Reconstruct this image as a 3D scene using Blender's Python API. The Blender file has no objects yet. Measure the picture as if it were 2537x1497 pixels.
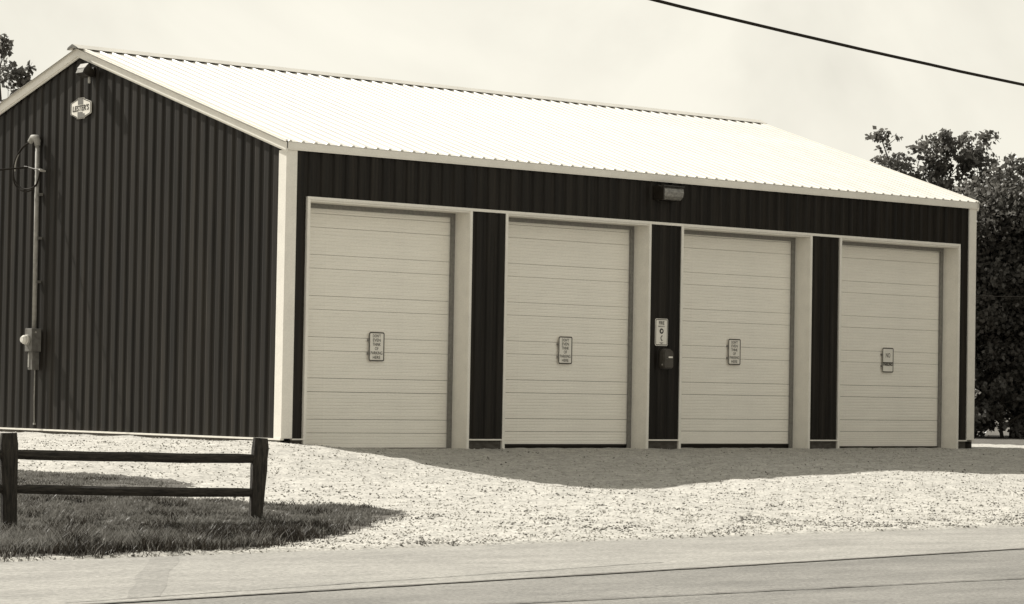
import bpy, bmesh, math, random
import numpy as np
from mathutils import Vector, Matrix, noise

random.seed(7)
rng = np.random.default_rng(11)
sc = bpy.context.scene
COL = sc.collection

# ------------------------------------------------------------------ camera
def cam_setup():
    yaw, pitch, roll = 0.7234, 0.0315, 0.0172
    f = Vector((math.sin(yaw)*math.cos(pitch), math.cos(yaw)*math.cos(pitch), math.sin(pitch)))
    r = Vector((math.cos(yaw), -math.sin(yaw), 0))
    u = r.cross(f)
    r2 = r*math.cos(roll) + u*math.sin(roll)
    u2 = -r*math.sin(roll) + u*math.cos(roll)
    cd = bpy.data.cameras.new('camera')
    co = bpy.data.objects.new('camera', cd)
    COL.objects.link(co)
    m = Matrix((r2, u2, -f)).transposed().to_4x4()
    m.translation = Vector((-24.3035, -32.438, 0.732))
    co.matrix_world = m
    cd.sensor_fit = 'HORIZONTAL'
    cd.sensor_width = 36.0
    cd.lens = 36.0*7005.4/2537.0
    cd.clip_start = 0.2
    cd.clip_end = 3000
    sc.camera = co
cam_setup()

# ------------------------------------------------------------------ light
SUN_TRAVEL = Vector((0.24, -1.0, -0.98)).normalized()
SUN_EL = math.asin(-SUN_TRAVEL.z)
SUN_AZ = math.atan2(-SUN_TRAVEL.x, -SUN_TRAVEL.y)      # from +Y towards +X
sd = bpy.data.lights.new('sun', 'SUN')
sd.energy = 5.0
sd.angle = math.radians(0.55)
sd.color = (1.0, 0.965, 0.89)
so = bpy.data.objects.new('sun', sd)
COL.objects.link(so)
so.rotation_euler = SUN_TRAVEL.to_track_quat('-Z', 'Y').to_euler()
so.location = (0, 0, 40)

world = bpy.data.worlds.new('World')
sc.world = world
world.use_nodes = True
wn, wl = world.node_tree.nodes, world.node_tree.links
bg = wn['Background']
sky = wn.new('ShaderNodeTexSky')
sky.sky_type = 'NISHITA'
sky.sun_disc = False
sky.sun_elevation = SUN_EL
sky.sun_rotation = SUN_AZ
sky.air_density = 1.0
sky.dust_density = 1.5
bw = wn.new('ShaderNodeRGBToBW')
wl.new(sky.outputs[0], bw.inputs[0])
# thin bright cloud over the blue, seen on black-and-white paper
tc = wn.new('ShaderNodeTexCoord')
mp = wn.new('ShaderNodeMapping')
mp.inputs['Scale'].default_value = (1.5, 1.5, 2.6)
nz = wn.new('ShaderNodeTexNoise')
nz.inputs['Scale'].default_value = 3.0
nz.inputs['Detail'].default_value = 7
nz.inputs['Roughness'].default_value = 0.5
nz.inputs['Distortion'].default_value = 0.4
cr = wn.new('ShaderNodeMapRange')
cr.inputs['From Min'].default_value = 0.38
cr.inputs['From Max'].default_value = 0.62
cr.inputs['To Min'].default_value = 3.5
cr.inputs['To Max'].default_value = 6.05
wl.new(tc.outputs['Generated'], mp.inputs[0])
wl.new(mp.outputs[0], nz.inputs['Vector'])
wl.new(nz.outputs['Fac'], cr.inputs['Value'])
mx = wn.new('ShaderNodeMix')
mx.data_type = 'FLOAT'
mx.inputs[0].default_value = 0.72
wl.new(bw.outputs[0], mx.inputs[2])
wl.new(cr.outputs[0], mx.inputs[3])
tint = wn.new('ShaderNodeMix')
tint.data_type = 'RGBA'
tint.blend_type = 'MULTIPLY'
tint.inputs[0].default_value = 1.0
tint.inputs[7].default_value = (1.0, 0.965, 0.845, 1)
wl.new(mx.outputs[0], tint.inputs[6])
wl.new(tint.outputs[2], bg.inputs['Color'])
bg.inputs['Strength'].default_value = 0.1

sc.view_settings.view_transform = 'Standard'
sc.view_settings.look = 'None'
sc.view_settings.gamma = 1
sc.view_settings.use_curve_mapping = False
sc.view_settings.exposure = 0.74

# ------------------------------------------------------------------ materials
TINT = (1.0, 0.962, 0.878)
DTINT = (1.0, 0.83, 0.63)       # the print's blacks lean brown
def g(v, warm=1.0):
    if v < 0.12:
        k = max(0.0, min(1.0, (v-0.03)/0.09))
        t = [DTINT[i]*(1-k)+TINT[i]*k for i in range(3)]
        return (v*t[0], v*t[1], v*t[2], 1)
    return (v*TINT[0], v*(1-(1-TINT[1])*warm), v*(1-(1-TINT[2])*warm), 1)

def mat(name, lo, hi=None, rough=0.6, scale=8, detail=6, stretch=(1, 1, 1), bump=0.0, bscale=60,
        spec=0.4, metallic=0.0, trans=0.0, mid=(0.35, 0.65), second=None, coord='Object'):
    m = bpy.data.materials.new(name)
    m.use_nodes = True
    n, l = m.node_tree.nodes, m.node_tree.links
    b = n['Principled BSDF']
    b.inputs['Roughness'].default_value = rough
    b.inputs['Metallic'].default_value = metallic
    b.inputs['Specular IOR Level'].default_value = spec
    if hi is None:
        b.inputs['Base Color'].default_value = g(lo)
    else:
        t = n.new('ShaderNodeTexCoord'); mp = n.new('ShaderNodeMapping')
        mp.inputs['Scale'].default_value = stretch
        l.new(t.outputs[coord], mp.inputs[0])
        nt = n.new('ShaderNodeTexNoise')
        nt.inputs['Scale'].default_value = scale; nt.inputs['Detail'].default_value = detail
        nt.inputs['Roughness'].default_value = 0.62
        l.new(mp.outputs[0], nt.inputs['Vector'])
        rp = n.new('ShaderNodeValToRGB')
        rp.color_ramp.elements[0].position = mid[0]; rp.color_ramp.elements[1].position = mid[1]
        rp.color_ramp.elements[0].color = g(lo); rp.color_ramp.elements[1].color = g(hi)
        l.new(nt.outputs['Fac'], rp.inputs[0])
        col = rp.outputs[0]
        if second:
            s2, lo2, hi2, st2 = second
            mp2 = n.new('ShaderNodeMapping'); mp2.inputs['Scale'].default_value = st2
            l.new(t.outputs[coord], mp2.inputs[0])
            n2 = n.new('ShaderNodeTexNoise'); n2.inputs['Scale'].default_value = s2
            n2.inputs['Detail'].default_value = 4
            l.new(mp2.outputs[0], n2.inputs['Vector'])
            r2 = n.new('ShaderNodeMapRange')
            r2.inputs['From Min'].default_value = 0.3; r2.inputs['From Max'].default_value = 0.7
            r2.inputs['To Min'].default_value = lo2; r2.inputs['To Max'].default_value = hi2
            l.new(n2.outputs['Fac'], r2.inputs['Value'])
            mm = n.new('ShaderNodeMix'); mm.data_type = 'RGBA'; mm.blend_type = 'MULTIPLY'
            mm.inputs[0].default_value = 1
            l.new(col, mm.inputs[6]); l.new(r2.outputs[0], mm.inputs[7])
            col = mm.outputs[2]
        l.new(col, b.inputs['Base Color'])
        if bump:
            nb = n.new('ShaderNodeTexNoise'); nb.inputs['Scale'].default_value = bscale
            nb.inputs['Detail'].default_value = 4
            l.new(mp.outputs[0], nb.inputs['Vector'])
            bp = n.new('ShaderNodeBump'); bp.inputs['Strength'].default_value = bump
            bp.inputs['Distance'].default_value = 0.02
            l.new(nb.outputs['Fac'], bp.inputs['Height'])
            l.new(bp.outputs[0], b.inputs['Normal'])
    if trans:
        b.inputs['Transmission Weight'].default_value = trans
    return m

M_SIDING = mat('dark_siding_paint', 0.009, 0.019, rough=0.5, scale=3, stretch=(6, 6, 0.25), bump=0.05, bscale=9,
               spec=0.2, second=(5.2, 0.6, 1.4, (1, 1, 0.05)))
M_TRIM = mat('white_trim_paint', 0.78, 0.84, rough=0.45, scale=4, stretch=(1, 1, 1), second=(60, 0.93, 1.04, (1, 1, 1)))
M_ROOF = mat('white_roof_paint', 0.50, 0.57, rough=0.4, scale=2, second=(25, 0.96, 1.02, (1, 1, 1)))
M_DOOR = mat('white_door_paint', 0.85, 0.90, rough=0.45, scale=2.2, stretch=(0.6, 1, 2.5), bump=0.04, bscale=30,
             second=(90, 0.92, 1.05, (0.3, 1, 1.6)))
M_SEAL = mat('rubber_seal', 0.17, 0.24, rough=0.8, scale=20)
M_DARK = mat('interior_dark', 0.02, 0.03, rough=0.9, scale=4)
M_CONC = mat('weathered_board', 0.05, 0.10, rough=0.9, scale=7, stretch=(1, 1, 3), bump=0.3)
M_FENCE = mat('old_rail_wood', 0.012, 0.050, rough=0.85, scale=5, stretch=(1.2, 9, 9), bump=0.5, bscale=14)
M_POST = mat('old_post_wood', 0.010, 0.050, rough=0.85, scale=5, stretch=(9, 9, 1.2), bump=0.5, bscale=14)
M_SIGNW = mat('sign_white', 0.76, 0.82, rough=0.4, scale=9)
M_SIGNP = mat('sign_grey_white', 0.76, 0.82, rough=0.4, scale=9)
M_INK = mat('sign_ink', 0.03, 0.05, rough=0.5, scale=30)
M_INKR = mat('sign_ink_mid', 0.16, 0.20, rough=0.5, scale=30)
M_BLACK = mat('black_enamel', 0.016, 0.026, rough=0.35, scale=12, spec=0.5)
M_PHONE = mat('call_box_paint', 0.055, 0.075, rough=0.45, scale=9)
M_LENS = mat('lamp_lens', 0.12, 0.26, rough=0.2, scale=14, stretch=(1, 1, 2), spec=0.6)
M_GALV = mat('galvanised', 0.22, 0.32, rough=0.75, scale=12, spec=0.3)
M_GALVD = mat('dull_galvanised', 0.10, 0.16, rough=0.55, scale=12, spec=0.4)
M_GLASS = mat('meter_glass', 0.55, 0.7, rough=0.12, scale=10, spec=0.8)
M_CABLE = mat('cable_sheath', 0.014, 0.026, rough=0.8, scale=30, spec=0.15)
M_WIREL = mat('pale_wire', 0.35, 0.5, rough=0.5, scale=30)
M_GROUND = mat('gravel_soil', 0.32, 0.44, rough=0.95, scale=5, detail=8, stretch=(0.7, 1.2, 1), bump=0.5, bscale=45,
               second=(20, 0.66, 1.18, (1, 1, 1)))
M_STONE = mat('limestone_gravel', 0.34, 0.50, rough=0.9, scale=3, detail=3)
M_STONED = mat('dark_gravel', 0.10, 0.24, rough=0.9, scale=3, detail=3)
M_LAWN = mat('lawn_soil', 0.06, 0.11, rough=0.95, scale=9, bump=0.8, bscale=50)

M_BARK = mat('bark', 0.03, 0.07, rough=0.95, scale=6, stretch=(4, 4, 0.8), bump=0.6, bscale=20)

def leaf_mat(name, lo, hi, tr_mix=0.22, spec=0.5):
    m = mat(name, lo, hi, rough=0.42, scale=1.1, detail=3, spec=spec, second=(9, 0.7, 1.3, (1, 1, 1)))
    n, l = m.node_tree.nodes, m.node_tree.links
    b = n['Principled BSDF']; out = n['Material Output']
    tr = n.new('ShaderNodeBsdfTranslucent'); tr.inputs['Color'].default_value = g(hi*1.6)
    ms = n.new('ShaderNodeMixShader'); ms.inputs[0].default_value = tr_mix
    l.new(b.outputs[0], ms.inputs[1]); l.new(tr.outputs[0], ms.inputs[2]); l.new(ms.outputs[0], out.inputs[0])
    return m
M_LEAF = leaf_mat('leaf_dark', 0.05, 0.115, 0.32)
M_GRASS = leaf_mat('grass_blade', 0.08, 0.15, 0.30, 0.15)
M_GRASSD = leaf_mat('rank_shadow_grass', 0.022, 0.045, 0.15, 0.12)
M_LEAF2 = leaf_mat('leaf_mid', 0.06, 0.15, 0.38)

def road_mat(name, lo, hi, streak):
    m = mat(name, lo, hi, rough=0.85, scale=1.6, detail=7, stretch=(0.45, 1.2, 1), bump=0.5, bscale=60,
            second=(42, 0.66, 1.32, (0.6, 1, 1)))
    return m
M_SHOULDER = road_mat('pale_pavement', 0.195, 0.26, 1)
M_LANE = road_mat('grey_pavement', 0.125, 0.185, 1)
M_TAR = mat('tar_crack', 0.06, 0.12, rough=0.8, scale=14)
M_STAIN = road_mat('road_patch', 0.165, 0.205, 1)
M_STAINF = road_mat('road_patch_edge', 0.172, 0.216, 1)

# ------------------------------------------------------------------ builders
def link(o, parent=None):
    COL.objects.link(o)
    if parent is not None:
        o.parent = parent
    return o

def mesh(name, verts, faces, mats, parent=None, smooth=False, mi=None):
    me = bpy.data.meshes.new(name)
    me.from_pydata([tuple(v) for v in verts], [], faces)
    for m in (mats if isinstance(mats, (list, tuple)) else [mats]):
        me.materials.append(m)
    if mi is not None:
        me.polygons.foreach_set('material_index', mi)
    if smooth:
        me.polygons.foreach_set('use_smooth', [True]*len(me.polygons))
    me.update()
    return link(bpy.data.objects.new(name, me), parent)

def empty(name, loc, label, cat, group=None, rz=0):
    o = bpy.data.objects.new(name, None)
    o.empty_display_size = 0.2
    o.location = loc
    o.rotation_euler = (0, 0, rz)
    link(o)
    tag(o, label, cat, group)
    return o

def tag(o, label=None, cat=None, group=None, kind=None):
    if label: o['label'] = label
    if cat: o['category'] = cat
    if group: o['group'] = group
    if kind: o['kind'] = kind
    return o

class MB:
    """collects closed shapes for one mesh"""
    def __init__(s): s.v = []; s.f = []
    def add(s, vs, fs):
        b = len(s.v); s.v += [tuple(v) for v in vs]; s.f += [tuple(i+b for i in f) for f in fs]
    def box(s, x0, x1, y0, y1, z0, z1):
        s.add([(x0,y0,z0),(x1,y0,z0),(x1,y1,z0),(x0,y1,z0),(x0,y0,z1),(x1,y0,z1),(x1,y1,z1),(x0,y1,z1)],
              [(0,3,2,1),(4,5,6,7),(0,1,5,4),(1,2,6,5),(2,3,7,6),(3,0,4,7)])
    def prism(s, poly, axis, a0, a1):
        """extrude a 2-D polygon along axis (0 x, 1 y, 2 z)"""
        n = len(poly)
        def p(q, a):
            l = [q[0], q[1]]; l.insert(axis, a); return tuple(l)
        vs = [p(q, a0) for q in poly] + [p(q, a1) for q in poly]
        fs = [tuple(range(n))[::-1], tuple(range(n, 2*n))]
        fs += [(i, (i+1) % n, (i+1) % n+n, i+n) for i in range(n)]
        s.add(vs, fs)
    def tube(s, pts, rad, seg=8, cap=True):
        pts = [Vector(p) for p in pts]; n = len(pts)
        rads = rad if isinstance(rad, (list, tuple)) else [rad]*n
        b = len(s.v); ref = None
        for i, p in enumerate(pts):
            d = (pts[min(i+1, n-1)]-pts[max(i-1, 0)]).normalized()
            if ref is None:
                ref = Vector((0, 0, 1)) if abs(d.z) < 0.9 else Vector((1, 0, 0))
            a = (ref - d*ref.dot(d)).normalized(); c = d.cross(a); ref = a
            for k in range(seg):
                t = 2*math.pi*k/seg
                s.v.append(tuple(p + (a*math.cos(t)+c*math.sin(t))*rads[i]))
        for i in range(n-1):
            for k in range(seg):
                k2 = (k+1) % seg
                s.f.append((b+i*seg+k, b+i*seg+k2, b+(i+1)*seg+k2, b+(i+1)*seg+k))
        if cap:
            s.f.append(tuple(b+k for k in range(seg))[::-1])
            s.f.append(tuple(b+(n-1)*seg+k for k in range(seg)))
    def build(s, name, m, parent=None, smooth=False, bevel=0.0):
        o = mesh(name, s.v, s.f, m, parent, smooth)
        bm = bmesh.new(); bm.from_mesh(o.data)
        bmesh.ops.recalc_face_normals(bm, faces=bm.faces)
        if bevel:
            bmesh.ops.bevel(bm, geom=bm.edges[:], offset=bevel, segments=2, affect='EDGES', profile=0.6)
        bm.to_mesh(o.data); bm.free()
        return o

def copy_obj(o, parent=None):
    c = o.copy(); COL.objects.link(c); c.parent = parent
    return c

# ------------------------------------------------------------------ terrain
def smooth01(t):
    t = max(0.0, min(1.0, t)); return t*t*(3-2*t)

ROAD_Z = -0.80
def road_edge(x):      # y of the pavement edge nearest the garage
    return -11.16 + 0.04*(x+6.8)
def height(x, y):
    e = road_edge(x)
    if y > 0:
        z = -0.15
    else:
        z = -0.15 + (-0.775+0.15)*min(1.0, y/e)
        z -= 0.07*math.sin(min(1, y/e)*math.pi) * smooth01((x+1.0)/4.0)
    # the left bank stands a little higher
    z += 0.095*smooth01((1.6-x)/2.6)*smooth01(1-(-y-0.9)/3.0)
    d2 = ((x+0.3)/1.7)**2 + ((y+1.5)/1.2)**2
    z += 0.075*math.exp(-d2)
    if x < 1.5 and y > -6.5:
        w = smooth01((1.5-x)/1.5)*smooth01((y+6.5)/2)*(smooth01((-0.12-x)/0.5) if y > 0 else 1)
        z += w*(0.035*noise.noise((x*1.1+y*1.4, (x-y)*0.5, 12.0)) + 0.02*noise.noise((x*3.2+y*2.2, (x-y)*1.3, 17.0)))
    # slope rising at the lawn's inner end
    d2 = ((x+4.2)/2.2)**2 + ((y+3.4)/1.5)**2
    z += 0.07*math.exp(-d2)
    # undulation of the apron
    if y < 0.0:
        w = smooth01(-y/1.5)*smooth01((y-e)/1.5)
        z += w*0.035*math.sin(x*0.55+0.8)*math.sin(y*0.7+x*0.2)
        z += w*0.05*noise.noise((x*0.45, y*0.45, 3.1))
        z += w*0.022*noise.noise((x*1.6, y*1.6, 9.7))
    if y < 0:
        w = smooth01(-y/2.0)*smooth01((y-e)/2.5)
        z += w*(0.10*smooth01((x-2.5)/5.0) - 0.05*math.exp(-((x-1.3)/1.6)**2-((y+4.6)/1.6)**2))
    if y < e:
        t = smooth01((e-y)/0.25)
        z = z*(1-t) + (ROAD_Z-0.06)*t
    if y < -26.5:
        z = ROAD_Z-0.06 + 0.10*smooth01((-26.5-y)/1.5)
    return z

def inpoly(x, y, P):
    c = False; n = len(P); j = n-1
    for i in range(n):
        if (P[i][1] > y) != (P[j][1] > y) and x < (P[j][0]-P[i][0])*(y-P[i][1])/(P[j][1]-P[i][1])+P[i][0]:
            c = not c
        j = i
    return c
def segdist(x, y, P):
    best = 1e9
    for i in range(len(P)):
        ax, ay = P[i]; bx, by = P[(i+1) % len(P)]
        dx, dy = bx-ax, by-ay
        t = max(0, min(1, ((x-ax)*dx+(y-ay)*dy)/(dx*dx+dy*dy+1e-9)))
        best = min(best, math.hypot(x-ax-t*dx, y-ay-t*dy))
    return best
LAWN = [(-8.2,-5.55),(-6.87,-5.87),(-6.04,-7.05),(-5.58,-7.54),(-4.75,-7.75),(-4.55,-8.3),(-4.95,-8.75),(-5.38,-9.13),(-6.52,-9.96),
        (-7.87,-10.75),(-8.84,-11.2),(-10.28,-11.32),(-14,-11.48),(-24,-11.9),(-40,-12.5),(-40,-3),(-14,-5.0)]
WEDGE = [(-8.6,-2.9),(-6.4,-3.1),(-5.93,-3.4),(-5.33,-3.9),(-4.92,-4.85),(-5.2,-5.15),(-6.31,-5.2),(-9,-5.0)]

def build_ground():
    xs = np.concatenate([[-1200,-500,-200,-90,-50,-32,-24,-19], np.arange(-16, 21, 0.085), [22,25,30,38,50,80,160,400,1200]])
    ys = np.concatenate([[-1200,-400,-150,-70,-45,-36,-30,-28,-27,-26.2,-24,-20,-16,-13.5], np.arange(-12.6, 9.0, 0.075), [10,13,16,24,40,80,200,500,1300]])
    nx, ny = len(xs), len(ys)
    v = []; soil = []
    for y in ys:
        for x in xs:
            z = height(x, y)
            if -13 < y < 9 and -16 < x < 21 and y > road_edge(x)-0.05:
                z += 0.013*noise.noise((x*4.3, y*4.3, 0.3)) + 0.008*noise.noise((x*11, y*11, 5.3))
            v.append((x, y, z))
    idx = np.arange(nx*ny).reshape(ny, nx)
    f = np.stack([idx[:-1,:-1], idx[:-1,1:], idx[1:,1:], idx[1:,:-1]], -1).reshape(-1, 4)
    mi = []
    for j in range(ny-1):
        for i in range(nx-1):
            x = (xs[i]+xs[i+1])/2; y = (ys[j]+ys[j+1])/2
            lawn = False
            if y < 1:
                lx = x+0.25*noise.noise((x*1.3, y*1.3, 2.0)); ly = y+0.2*noise.noise((x*1.3, y*1.3, 7.0))
                if x < -4: lawn = inpoly(lx, ly, LAWN) or inpoly(lx, ly, WEDGE)
                if x > 24 or x < -24: lawn = True
            else:
                lawn = y > 14 or x > 19.5 or x < -9
            mi.append(1 if lawn else 0)  # unseen verge across the road is kept pale to bounce light on the doors
    o = mesh('ground', v, f.tolist(), [M_GROUND, M_LAWN], smooth=True, mi=mi)
    tag(o, kind='structure')
build_ground()

def build_road():
    # pale strip along the edge, then the darker lane
    def sheet(name, top, bot, z, m, n=160, x0=-260, x1=260):
        xs = np.concatenate([np.linspace(x0, -18, 20), np.linspace(-17.5, 6, n), np.linspace(7, x1, 20)])
        v = []; f = []
        for x in xs:
            v += [(x, top(x), z), (x, bot(x), z), (x, top(x), z-0.05), (x, bot(x), z-0.05)]
        for i in range(len(xs)-1):
            a, b = 4*i, 4*i+4
            f += [(a, a+1, b+1, b), (a, b, b+2, a+2), (a+1, a+3, b+3, b+1)]
        o = mesh(name, v, f, m); tag(o, kind='structure')
    edge = lambda x: road_edge(x)+0.06*noise.noise((x*1.1, 0, 0))+0.03*noise.noise((x*4.1, 0, 4))
    sheet('road', lambda x: edge(x)-0.02, lambda x: -26.6, ROAD_Z-0.004, M_LANE)
    seam = lambda x: -14.0+0.135*(max(min(x, 14), -24)+0.5)
    sheet('road_shoulder', edge, lambda x: seam(x)+0.015*noise.noise((x*2, 1, 1)), ROAD_Z, M_SHOULDER)
    def strip(name, pts, w, z, m):
        v = []; f = []
        for i, (x, y) in enumerate(pts):
            ww = w*(0.55+0.9*abs(noise.noise((x*3.1, y*3.1, 1.7))))
            v += [(x, y+ww, z), (x, y-ww, z)]
            if i: f.append((2*i-2, 2*i-1, 2*i+1, 2*i))
        o = mesh(name, v, f, m); tag(o, kind='structure')
    xs = np.linspace(-24, 14, 240)
    strip('road_seam', [(x, seam(x)+0.02*noise.noise((x*2, 1, 1))) for x in xs], 0.05, ROAD_Z+0.004, M_TAR)
    strip('road_crack', [(x, -17.12+0.05*noise.noise((x*2.2, 5, 1))) for x in xs], 0.03, ROAD_Z+0.004, M_TAR)
    strip('road_crack', [(x, seam(x)+0.52+0.07*(x+9)+0.04*noise.noise((x*1.7, 8, 1))) for x in np.linspace(-13.5, -6.2, 90)], 0.016, ROAD_Z+0.004, M_STAIN)
    # faint worn band running across the pale strip
    for w0, m, dz in ((0.15, M_STAINF, 0.0012),):
        v = []; f = []
        for i in range(61):
            t = i/60
            x = -9.86-2.85*t + 0.05*noise.noise((t*3, 0, 0)); y = -11.45-3.9*t
            w = w0+0.04*noise.noise((t*4, 3, w0))
            v += [(x-w, y, ROAD_Z+dz), (x+w, y, ROAD_Z+dz)]
            if i: f.append((2*i-2, 2*i-1, 2*i+1, 2*i))
        tag(mesh('road_patch', v, f, m), kind='structure')
build_road()

# ------------------------------------------------------------------ garage building
L, D = 15.319, 10.846
YR, ZR = D/2, 6.02            # ridge
ZE = 4.27                     # roof plane at the wall line
SL = (ZR-ZE)/YR
DT = 3.4708                   # top of door trim
DX = [(0.3535, 3.4841), (4.1527, 7.2557), (7.9367, 11.0499), (11.7425, 14.9274)]
PITCH = 0.2286

garage = empty('garage', (0, 0, 0), 'long dark ribbed metal garage with white roof and four white overhead doors', 'garage building')

def rib_profile(a0, a1, phase=0.0, h=0.034):
    """(along, out) pairs of the ribbed sheet between a0 and a1; ribs at multiples of the pitch"""
    pts = []
    k0 = int(math.floor((a0-phase)/PITCH))-1
    for k in range(k0, k0+int((a1-a0)/PITCH)+4):
        c = phase+k*PITCH
        for da, o in ((-0.086, 0), (-0.066, h*0.8), (-0.046, h), (0.046, h), (0.066, h*0.8), (0.086, 0)):
            pts.append((c+da, o))
    def at(a):
        for (p, o), (q, r) in zip(pts, pts[1:]):
            if p <= a <= q: return o+(r-o)*(a-p)/(q-p) if q > p else o
        return 0
    mid = [(p, o) for p, o in pts if a0+1e-4 < p < a1-1e-4]
    return [(a0, at(a0))]+mid+[(a1, at(a1))]

def sheet(a0, a1, zb, zt, place, parent, name='siding_panel', h=0.034):
    """one ribbed wall sheet; zt may be a function of the along coordinate; place(a, out, z) -> xyz"""
    P = rib_profile(a0, a1, h=h)
    ext = []
    for p, o in P: ext.append((p, o))
    v = []; f = []
    for p, o in ext:
        t = zt(p) if callable(zt) else zt
        v += [place(p, o, zb), place(p, o, t)]
    for i in range(len(ext)-1):
        f.append((2*i, 2*i+2, 2*i+3, 2*i+1))
    return mesh(name, v, f, M_SIDING, parent)

def split(a0, a1, w=4*PITCH):
    out = []; a = a0
    nxt = (math.floor(a0/w)+1)*w
    while nxt < a1-0.02:
        out.append((a, nxt)); a = nxt; nxt += w
    out.append((a, a1)); return out

front = lambda a, o, z: (a, -o, z)
back = lambda a, o, z: (a, D+o, z)
left = lambda a, o, z: (-o, a, z)
right = lambda a, o, z: (L+o, a, z)
rake_z = lambda y: ZE+SL*(YR-abs(y-YR))-0.02
for a0, a1 in split(0.02, L-0.02):
    sheet(a0, a1, DT+0.0, ZE-0.03, front, garage)
    sheet(a0, a1, 0.0, ZE-0.03, back, garage)
for a0, a1 in [(0.02, DX[0][0]), (DX[0][1], DX[1][0]), (DX[1][1], DX[2][0]), (DX[2][1], DX[3][0]), (DX[3][1], L-0.02)]:
    sheet(a0, a1, 0.0, DT, front, garage)
for a0, a1 in split(0.02, D-0.02):
    if a0 < YR-0.01 < a1-0.01:
        sheet(a0, YR, 0.0, rake_z, left, garage, h=0.022); sheet(YR, a1, 0.0, rake_z, left, garage, h=0.022)
        sheet(a0, YR, 0.0, rake_z, right, garage); sheet(YR, a1, 0.0, rake_z, right, garage)
    else:
        sheet(a0, a1, 0.0, rake_z, left, garage, h=0.022)
        sheet(a0, a1, 0.0, rake_z, right, garage)

# roof sheets: ribbed, with a closed lower end so the ribs read at the eave
OH = 0.07
def roof_mesh(w):
    n = int(round(w/PITCH)); h = 0.020; prof = []
    for k in range(n):
        c = (k+0.5)*PITCH
        prof += [(c-PITCH/2, 0), (c-0.034, 0), (c-0.018, h), (c+0.018, h), (c+0.034, 0)]
    prof.append((n*PITCH, 0))
    run = YR+OH
    v = []; f = []
    T = 0.012
    for p, o in prof:
        nz_ = 1/math.hypot(1, SL); ny_ = -SL*nz_
        zl = ZE-SL*OH
        v += [(p, -OH+ny_*o, zl+nz_*o), (p, YR+ny_*o*0, ZR+o/nz_*0+nz_*o), (p, -OH, zl-T), (p, YR, ZR-T)]
    for i in range(len(prof)-1):
        a, b = 4*i, 4*i+4
        f += [(a, b, b+1, a+1), (a+2, b+2, b, a), (a+2, a+3, b+3, b+2), (a+1, b+1, b+3, a+3)]
    me = bpy.data.meshes.new('roof_panel'); me.from_pydata(v, [], f); me.materials.append(M_ROOF)
    me.update(); return me
rme = roof_mesh(4*PITCH)
nroof = 17
x_start = (L-nroof*4*PITCH)/2
for k in range(nroof):
    o = link(bpy.data.objects.new('roof_panel', rme), garage)
    o.location = (x_start+k*4*PITCH, 0, 0)
    o = link(bpy.data.objects.new('roof_panel', rme), garage)
    o.location = (x_start+(k+1)*4*PITCH, D, 0); o.rotation_euler = (0, 0, math.pi)
RX0, RX1 = x_start, x_start+nroof*4*PITCH

# ridge cap resting on the ribs
cap = MB()
w, hh = 0.17, 0.030
for sgn in (-1, 1):
    pts = [(YR, ZR+hh+0.022), (YR+sgn*w, ZR-SL*w+hh), (YR+sgn*w, ZR-SL*w+hh-0.007), (YR, ZR+hh+0.010)]
    cap.prism(pts if sgn > 0 else pts[::-1], 0, RX0-0.07, RX1+0.06)
cap.build('ridge_cap', M_ROOF, garage)
cl = MB()
for sgn in (-1, 1):
    y0, y1 = YR+sgn*(w-0.035), YR+sgn*(w-0.05)
    cl.prism([(y0, ZR-SL*(w-0.035)-0.002), (y1, ZR-SL*(w-0.05)-0.002), (y1, ZR-SL*(w-0.05)+hh), (y0, ZR-SL*(w-0.035)+hh)], 0, RX0+0.03, RX1-0.03)
cl.build('ridge_closure', M_DARK, garage)
# end of the ridge, a dull folded plate
e = MB()
e.prism([(YR-0.13, ZR-0.035), (YR, ZR+0.008), (YR+0.13, ZR-0.035), (YR+0.13, ZR-0.004), (YR, ZR+0.05), (YR-0.13, ZR-0.004)], 0, RX0-0.085, RX0-0.072)
e.build('ridge_end_plate', M_GALVD, garage)

# eave boards
for y0, y1 in ((-0.070, -0.040), (D+0.040, D+0.070)):
    b = MB(); b.box(-0.06, L+0.06, y0, y1, 4.145, ZE-SL*0.05-0.014)
    b.build('eave_fascia', M_TRIM, garage, bevel=0.004)
    b = MB(); b.box(-0.055, L+0.055, min(y0, y1)+0.004, max(y0, y1)-0.002, 4.128, 4.145)
    b.build('eave_lip', M_TRIM, garage)
# rake boards with a small lip below
def rake(xa, xb, y0, y1, top, bot, name, m):
    z = lambda y: ZE+SL*(YR-abs(y-YR))
    b = MB()
    b.prism([(y0, z(y0)+bot), (y1, z(y1)+bot), (y1, z(y1)+top), (y0, z(y0)+top)], 0, xa, xb)
    return b.build(name, m, garage)
for xa, xb, xl0, xl1 in ((-0.080, -0.040, -0.066, -0.040), (L+0.040, L+0.080, L+0.040, L+0.066)):
    for y0, y1 in ((-OH, YR), (YR, D+OH)):
        rake(xa, xb, y0, y1, 0.026, -0.125, 'rake_trim', M_TRIM)
        rake(xl0, xl1, y0, y1, -0.126, -0.152, 'rake_lip', M_TRIM)
# corner boards: an L of two faces
for cx, cy, sx, sy in ((0, 0, 1, 1), (L, 0, -1, 1), (0, D, 1, -1), (L, D, -1, -1)):
    q = [(cx-0.044*sx, cy-0.044*sy), (cx+0.152*sx, cy-0.044*sy), (cx+0.152*sx, cy-0.004*sy), (cx-0.004*sx, cy-0.004*sy), (cx-0.004*sx, cy+0.135*sy), (cx-0.044*sx, cy+0.135*sy)]
    b = MB(); b.prism(q, 2, 0.0, 4.126); b.build('corner_trim', M_TRIM, garage)
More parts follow.
